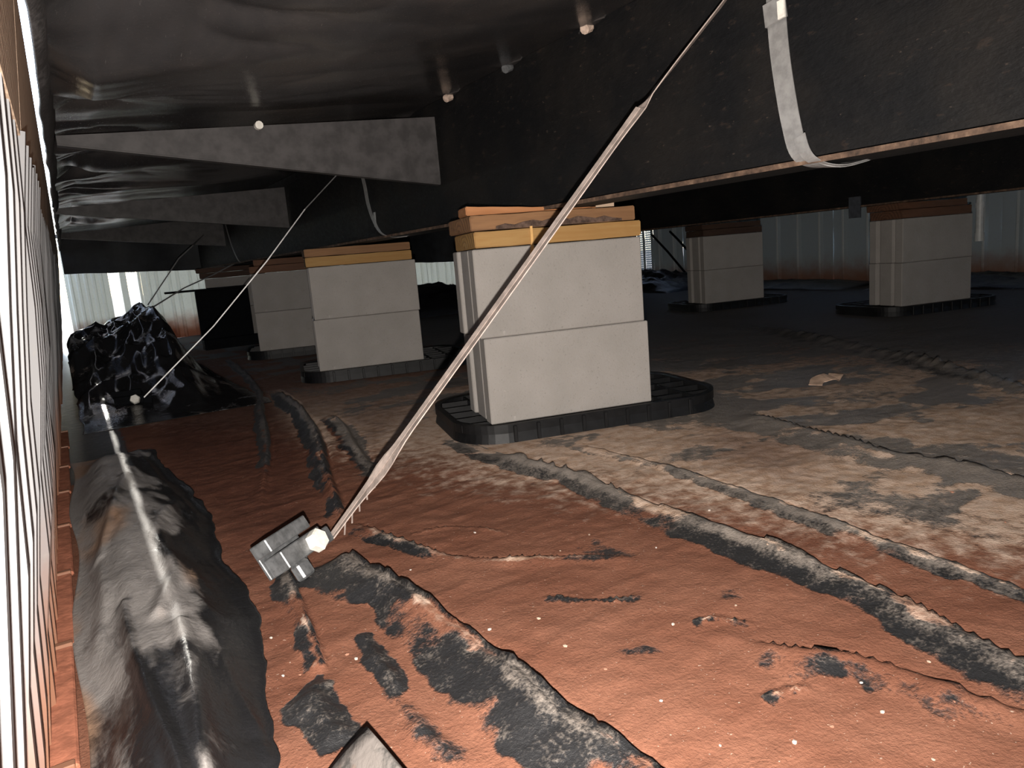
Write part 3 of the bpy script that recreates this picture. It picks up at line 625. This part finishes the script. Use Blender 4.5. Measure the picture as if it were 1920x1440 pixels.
# second ply of the doubled strap, folded against the first
wv2 = [(w.normalized()*.012) for w in wv]
n_ = []
for i, p in enumerate(base):
    t = (base[min(i+1, len(base)-1)]-base[max(i-1, 0)]).normalized(); side = t.cross(view(p)).normalized(); n_.append(p+side*.0035+t.cross(wv[i]).normalized()*.0)
e2 = ribbon('folded_ply', [p for p in n_[:40]], [Vector(w)*.3+t_*.16 for w, t_ in zip(wv2[:40], [ (base[min(i+1,39)]-base[max(i-1,0)]).normalized().cross(view(base[i])).normalized()*.010 for i in range(40)])], .0012, STRAPM, so_)
# frayed end at the anchor
for k in range(5):
    a = s0+(base[7]-s0)*(.25+.15*k); sd = (base[3]-base[0]).normalized().cross(view(a)).normalized()
    ribbon('frayed_strand', [a, a+sd*(.006+.002*k)-Vector((0, 0, .014)), a+sd*(.010+.001*k)-Vector((.0, .0, .034))], Vector((.001, .0005, 0)), .001, STRAPM, so_)
# hanging strap on the near beam
pts = [at_x(1452, -60, .985), at_x(1456, 30, .962), at_x(1462, 100, .955), at_x(1472, 170, .947), at_x(1484, 235, .944), at_x(1498, 285, .942), at_x(1522, 307, .955), at_x(1560, 313, .985), at_x(1600, 304, 1.03), at_x(1622, 296, 1.06)]
hp = catmull(pts, 5); hs = ribbon('tie_down_strap', hp, Vector((0, .0165, .002)), .0014, STRAPG); tag(hs, 'grey strap hanging down the near beam with its end curled under the flange', 'strap', 'tie-down straps')
up = [p+Vector((-.004, -.012, 0)) for p in hp[22:]]; ribbon('folded_ply', up, Vector((0, .010, .0)), .0012, STRAPG, hs)
bd = [at_x(1453, 0, .958), at_x(1458, 42, .956)]; ribbon('strap_seal', [b_+Vector((-.003, 0, 0)) for b_ in bd], Vector((0, .0185, 0)), .004, STRAPG, hs); ribbon('strap_seal', [at_x(1464, 0, .952), at_x(1466, 34, .950)], Vector((0, .006, 0)), .003, BOLT, hs)
pts = [at_x(677, 322, .985), at_x(684, 350, .975), at_x(690, 382, .962), at_x(700, 412, .950), at_x(714, 436, .944), at_x(735, 444, .96), at_x(765, 442, 1.0)]
o = ribbon('tie_down_strap', catmull(pts, 5), Vector((0, .014, .002)), .0014, STRAPG); tag(o, 'short grey strap curling down behind the second pier', 'strap', 'tie-down straps')
ribbon('strap_tail', [at_x(702, 398, .945), at_x(704, 425, .943)], Vector((0, .008, 0)), .001, STRAPG, o)
pts = [at_x(421, 415, .985), at_x(428, 440, .965), at_x(436, 465, .95), at_x(447, 488, .945), at_x(455, 492, .96)]
o = ribbon('tie_down_strap', catmull(pts, 5), Vector((0, .016, .002)), .0014, STRAPG); tag(o, 'faint grey strap hanging above the farthest left pier', 'strap', 'tie-down straps')
def thin(L, label, w=.0022):
    o = ribbon('tie_down_strap', L, [ (L[min(i+1, len(L)-1)]-L[max(i-1, 0)]).normalized().cross(view(L[i])).normalized()*w for i in range(len(L))], .001, STRAPG); tag(o, label, 'strap', 'tie-down straps'); return o
thin([gp(270, 745, .06), at_y(400, 612, 2.62), at_y(500, 490, 2.58), at_y(572, 392, 2.56), at_x(637, 322, .955)], 'thin edge-on strap from the far pale bolt up to the near beam', .0018)
pk = at_y(277, 588, 3.9)
thin([at_y(277, 572, 4.1), at_y(335, 485, 4.3), at_y(362, 460, 4.4), at_x(390, 432, .95)], 'thin dark strap rising steeply from the peak of the plastic heap', .0030)
thin([at_y(280, 580, 4.1), at_y(345, 540, 4.4), at_y(400, 515, 4.6), at_y(440, 494, 4.75)], 'thin dark strap rising gently to the farthest left pier', .0036)

# ------------------------------------------------------------------ loose black plastic
# dusty bulging sheet lying along the left wall
ny, nu = 420, 90; ys = np.linspace(.30, 2.02, ny); us = np.linspace(0, 1, nu); U, YY = np.meshgrid(us, ys)
def lut(pairs): 
    p = np.array(sorted([(g_.y, g_.x) for g_ in pairs])); return lambda y: np.interp(y, p[:, 0], p[:, 1])
right = lut([gp(520, 1440), gp(495, 1250), gp(485, 1150), gp(430, 1060), gp(385, 960), gp(330, 905), gp(290, 850), gp(235, 845), gp(560, 1700)])
xl = -.088+.0115*YY+.036+.006*np.sin(YY*11); xr = right(YY)+.030*(fbm(YY*9, YY*0, 61)-.5)+.006*(fbm(YY*30, YY*0, 69)-.5); SX = xl+(xr-xl)*U
prof = sst(0, .38, U)*sst(1.0, .50, U)
amp = .040*(.8+.4*fbm(YY*3, YY*0, 62))*sst(2.02, 1.80, YY)
SZ = .006+amp*prof+.016*(ridged(SX*9+YY*1.2, YY*2.2, 63, 3)-.5)*np.minimum(1, prof*2)+.006*(fbm(SX*30, YY*12, 64)-.5)*np.minimum(1, prof*3)+.010*(ridged(SX*26+YY*2, YY*4, 68, 2)-.5)*sst(.5, .7, U)*sst(1, .9, U)
cz = catmull([gp(228, 1120, .05), gp(238, 1180, .05), gp(262, 1262, .05), gp(290, 1330, .05), gp(320, 1400, .05), gp(360, 1500, .05)], 6)
Dc, sgc, Uc = polydist(SX, YY, cz); SZ += .007*np.exp(-(Dc/.006)**2)
for L in ([(330, 930), (300, 1000), (330, 1080), (300, 1160)], [(150, 1000), (190, 1100), (150, 1250), (190, 1440)], [(340, 1180), (370, 1290), (390, 1440)], [(240, 900), (210, 970), (180, 1040)]):
    D_, s_, u_ = polydist(SX, YY, catmull(pix(L, .04), 6)); SZ += .008*np.exp(-(D_/.010)**2)*np.minimum(1, prof*2)
SZ = np.maximum(SZ, .0)+np.interp(YY, [0, 3], [.002, .004])
SD = .80-.72*sst(.58, .76, U+.75*(fbm(SX*15, YY*6, 65)-.5))-.35*sst(.55, .75, fbm(SX*7, YY*4, 66))+.10*sst(.9, 1.2, YY)-.40*sst(.82, .55, YY)*(.3+1.2*fbm(SX*20, YY*6, 70))  # dust thinned nearest the flash, so the colour offsets its glare
SD = SD-.3*np.exp(-(Dc/.008)**2)
ST = sst(.52, .70, fbm(SX*9+3, YY*4, 67))
o = gridmesh('plastic_sheet', SX, YY, SZ, m_sheet(), (np.clip(SD, 0, 1), ST, ST*0)); md = o.modifiers.new('t', 'SOLIDIFY'); md.thickness = .0012
tag(o, 'dusty black plastic sheet bulging along the left skirting in the foreground', 'plastic sheet')
# crumpled heap
hx_ = np.linspace(.012, .56, 150); hy_ = np.linspace(2.45, 4.7, 300); HX, HY = np.meshgrid(hx_, hy_)
crest = np.interp(HX, [-.02, .03, .17, .26, .336, .37, .40, .46, .56], [.06, .19, .235, .275, .325, .265, .17, .07, .0])
frontf = sst(2.45, 3.45, HY+.25*(HX-.1)); backf = sst(4.7, 3.8, HY); HZ = crest*np.minimum(frontf**1.15, backf)
HZ += .10*(ridged(HX*6+HY*1.2, HY*4.0-HX*2, 71, 2)-.6)*np.minimum(1, HZ*9)*sst(.34, .26, HX+.0*HY)+.05*(ridged(HX*9-HY, HY*6, 75, 2)-.5)*np.minimum(1, HZ*9)
HZ = np.maximum(HZ, -.01)+.004
o = gridmesh('plastic_heap', HX+.025*(fbm(HX*9, HY*9, 77)-.5), HY, HZ, HEAPM); md = o.modifiers.new('t', 'SOLIDIFY'); md.thickness = .0012
tag(o, 'shiny crumpled heap of black plastic against the far left skirting', 'plastic sheet')
# upstanding pale corner of plastic at the very bottom and the folded dark flap beside it
a, b_, c_ = gp(690, 1376, .035), gp(612, 1450, .004), gp(752, 1450, .004);
v = []; f = []; nu_, nv_ = 17, 9
for jv in range(nv_):
    for iu in range(nu_):
        u = iu/(nu_-1); tp = b_.lerp(a, min(1, 2*u)) if u <= .5 else a.lerp(c_, 2*u-1); tp = tp+Vector((0, 0, .006*math.sin(math.pi*u)*(1-abs(2*u-1))))
        bt = (b_+Vector((.02, -.15, .0))).lerp(c_+Vector((.0, -.15, .0)), u)+Vector((0, 0, .010*math.sin(math.pi*u))); w_ = jv/(nv_-1)
        v.append(tp.lerp(bt, w_)+Vector((0, 0, .012*math.sin(math.pi*w_)*math.sin(math.pi*u)+.002*math.sin(7*u+5*w_))))
for jv in range(nv_-1):
    for iu in range(nu_-1): k = jv*nu_+iu; f.append((k, k+1, k+nu_+1, k+nu_))
o = mesh('plastic_flap', v, f, m_plastic('pale_dusty_plastic', .62, .5, ((.05, .048, .045), (.13, .115, .105), (.16, .10, .07)), 30, .15), None, True); md = o.modifiers.new('t', 'SOLIDIFY'); md.thickness = .002
tag(o, 'pale dusty plastic corner sticking up at the bottom edge', 'plastic flap')
# ------------------------------------------------------------------ small far things
p0 = at_y(376, 546, 4.6); p1 = at_y(470, 640, 4.6)
e = empty('black_panel', ((p0.x+p1.x)/2, 4.62, .02)); w = (p1.x-p0.x)/2+.03; zt = p0.z-.02
tag(e, 'black upright panel between the heap and the third pier', 'panel')
box('face', (-w, w, -.012, .012, 0, zt), BLKSH, e, .003); box('top_lip', (-w-.16, w, -.03, .014, zt, zt+.012), BLKSH, e, .002); box('foot', (-w, w+.05, -.07, -.012, 0, .06), BLKSH, e, .004)
q = at_x(1833, 372, 4.9); q2 = at_x(1836, 452, 4.9)
pe = empty('pvc_pipe', (q2.x, q2.y, q2.z)); tag(pe, 'white plastic pipe stub hanging before the skirting behind the right edge pier', 'pipe')
tube('pipe', [(0, 0, .02), (0, 0, .86-q2.z)], .022, PVC, pe, 14); tube('coupling', [(0, 0, 0), (0, 0, .05)], .027, PVC, pe, 14); tube('coupling', [(0, 0, .20), (0, 0, .235)], .027, PVC, pe, 14)
for L, lab in (([(1222, 440), (1252, 472), (1287, 514)], 'lower black diagonal brace beside the bright vent dots'), ([(1256, 434), (1270, 448), (1290, 470)], 'upper short black diagonal brace left of the dim pier')):
    o = tube('diagonal_brace', [at_x(*L[0], 5.16), at_x(*L[1], 5.16), at_x(*L[2], 5.16)], .011, BLKSH, None, 8); tag(o, lab, 'brace', 'black braces by the far corner')
def bank(x0, x1, y0, y1, h, seed, label):
    nx, ny = 90, 90; A, B = np.meshgrid(np.linspace(0, 1, nx), np.linspace(0, 1, ny)); ed = np.sin(np.pi*A)**.5*np.sin(np.pi*B)**.5
    zz = h*ed*(.5+.9*ridged(A*4, B*5, seed, 4))*.9+.001; o = gridmesh('plastic_sheet', x0+(x1-x0)*A, y0+(y1-y0)*B, zz, m_plastic('dark_poly_%d' % seed, .35, .35, ((.010, .010, .011), (.06, .055, .05), (.09, .07, .055)), 9, .3)); tag(o, label, 'plastic sheet')
bank(4.35, 5.15, 4.55, 5.9, .16, 81, 'dark rumpled plastic banked in the far corner behind the dim pier')
bank(4.55, 5.15, 3.1, 4.5, .05, 82, 'low rumpled plastic along the skirting between the two dim piers')
bank(4.5, 5.15, 1.9, 2.9, .07, 83, 'low rumpled plastic behind the dim pier at the right edge')
bank(1.6, 3.6, 5.2, 6.2, .22, 84, 'black plastic banked below the far skirting seen between two piers')
q = gp(1555, 718); v = catmull([(-.06, 0, .004), (-.03, .012, .012), (.0, .0, .018), (.03, .010, .008), (.06, .02, .014)], 4)
o = ribbon('paper_scrap', [p+q for p in v], Vector((.006, .022, .004)), .002, m_plain('tan_scrap', (.48, .33, .24), .8)); tag(o, 'crumpled tan scrap lying alone on the dark floor at right', 'scrap')
q = gp(405, 737); b = bmesh.new(); bmesh.ops.create_icosphere(b, subdivisions=2, radius=.03)
for v_ in b.verts: v_.co = Vector((v_.co.x*1.7, v_.co.y*.9, v_.co.z*.6))*(.75+.5*random.random())
o = bobj('clay_clod', b, m_plain('pale_clay', (.22, .13, .085), .95, 0, .1)); o.location = (q.x, q.y, .014); tag(o, 'pale clay clod on the dark soil left of the second pier', 'clod')
# pebbles
PB = []
for k in range(4):
    b = bmesh.new(); bmesh.ops.create_icosphere(b, subdivisions=1, radius=1.0); rr = random.Random(k)
    for v_ in b.verts: v_.co = Vector((v_.co.x*1.3, v_.co.y, v_.co.z*.7))*rr.uniform(.7, 1.15)
    m = bpy.data.meshes.new('pebble'); b.to_mesh(m); b.free(); m.materials.append(m_plain('pebble_%d' % k, ((.42, .36, .31), (.34, .25, .19), (.46, .41, .37), (.24, .12, .08))[k], .9, 0, .2)); PB.append(m)
spots = [(1262, 1173), (1380, 1138), (890, 998), (1785, 925), (1330, 960), (1742, 1242), (1615, 1280), (1790, 1330), (1655, 1335), (1010, 1160), (918, 1180), (1560, 1362), (1700, 860), (1440, 1040), (1230, 1025), (650, 1225), (668, 1235), (1105, 1000), (770, 1068), (1885, 980), (1350, 1395), (1750, 1425), (530, 1265), (562, 1262), (508, 1195), (1060, 1212), (1240, 1315), (1135, 1255), (1490, 1395), (1050, 1030)]
for k, (x, y) in enumerate(spots):
    g_ = gp(x, y); r = random.uniform(.0010, .0019)*(1+.4*g_.length); o = bpy.data.objects.new('pebble', PB[k % 4]); link(o); o.location = (g_.x, g_.y, fz(g_.x, g_.y)+r*.35); o.scale = (r, r, r); o.rotation_euler = (0, 0, random.random()*6)
    tag(o, 'tiny pale pebble lying on the red clay', 'pebble', 'pebbles scattered over the clay')
for m in bpy.data.meshes: m.update()
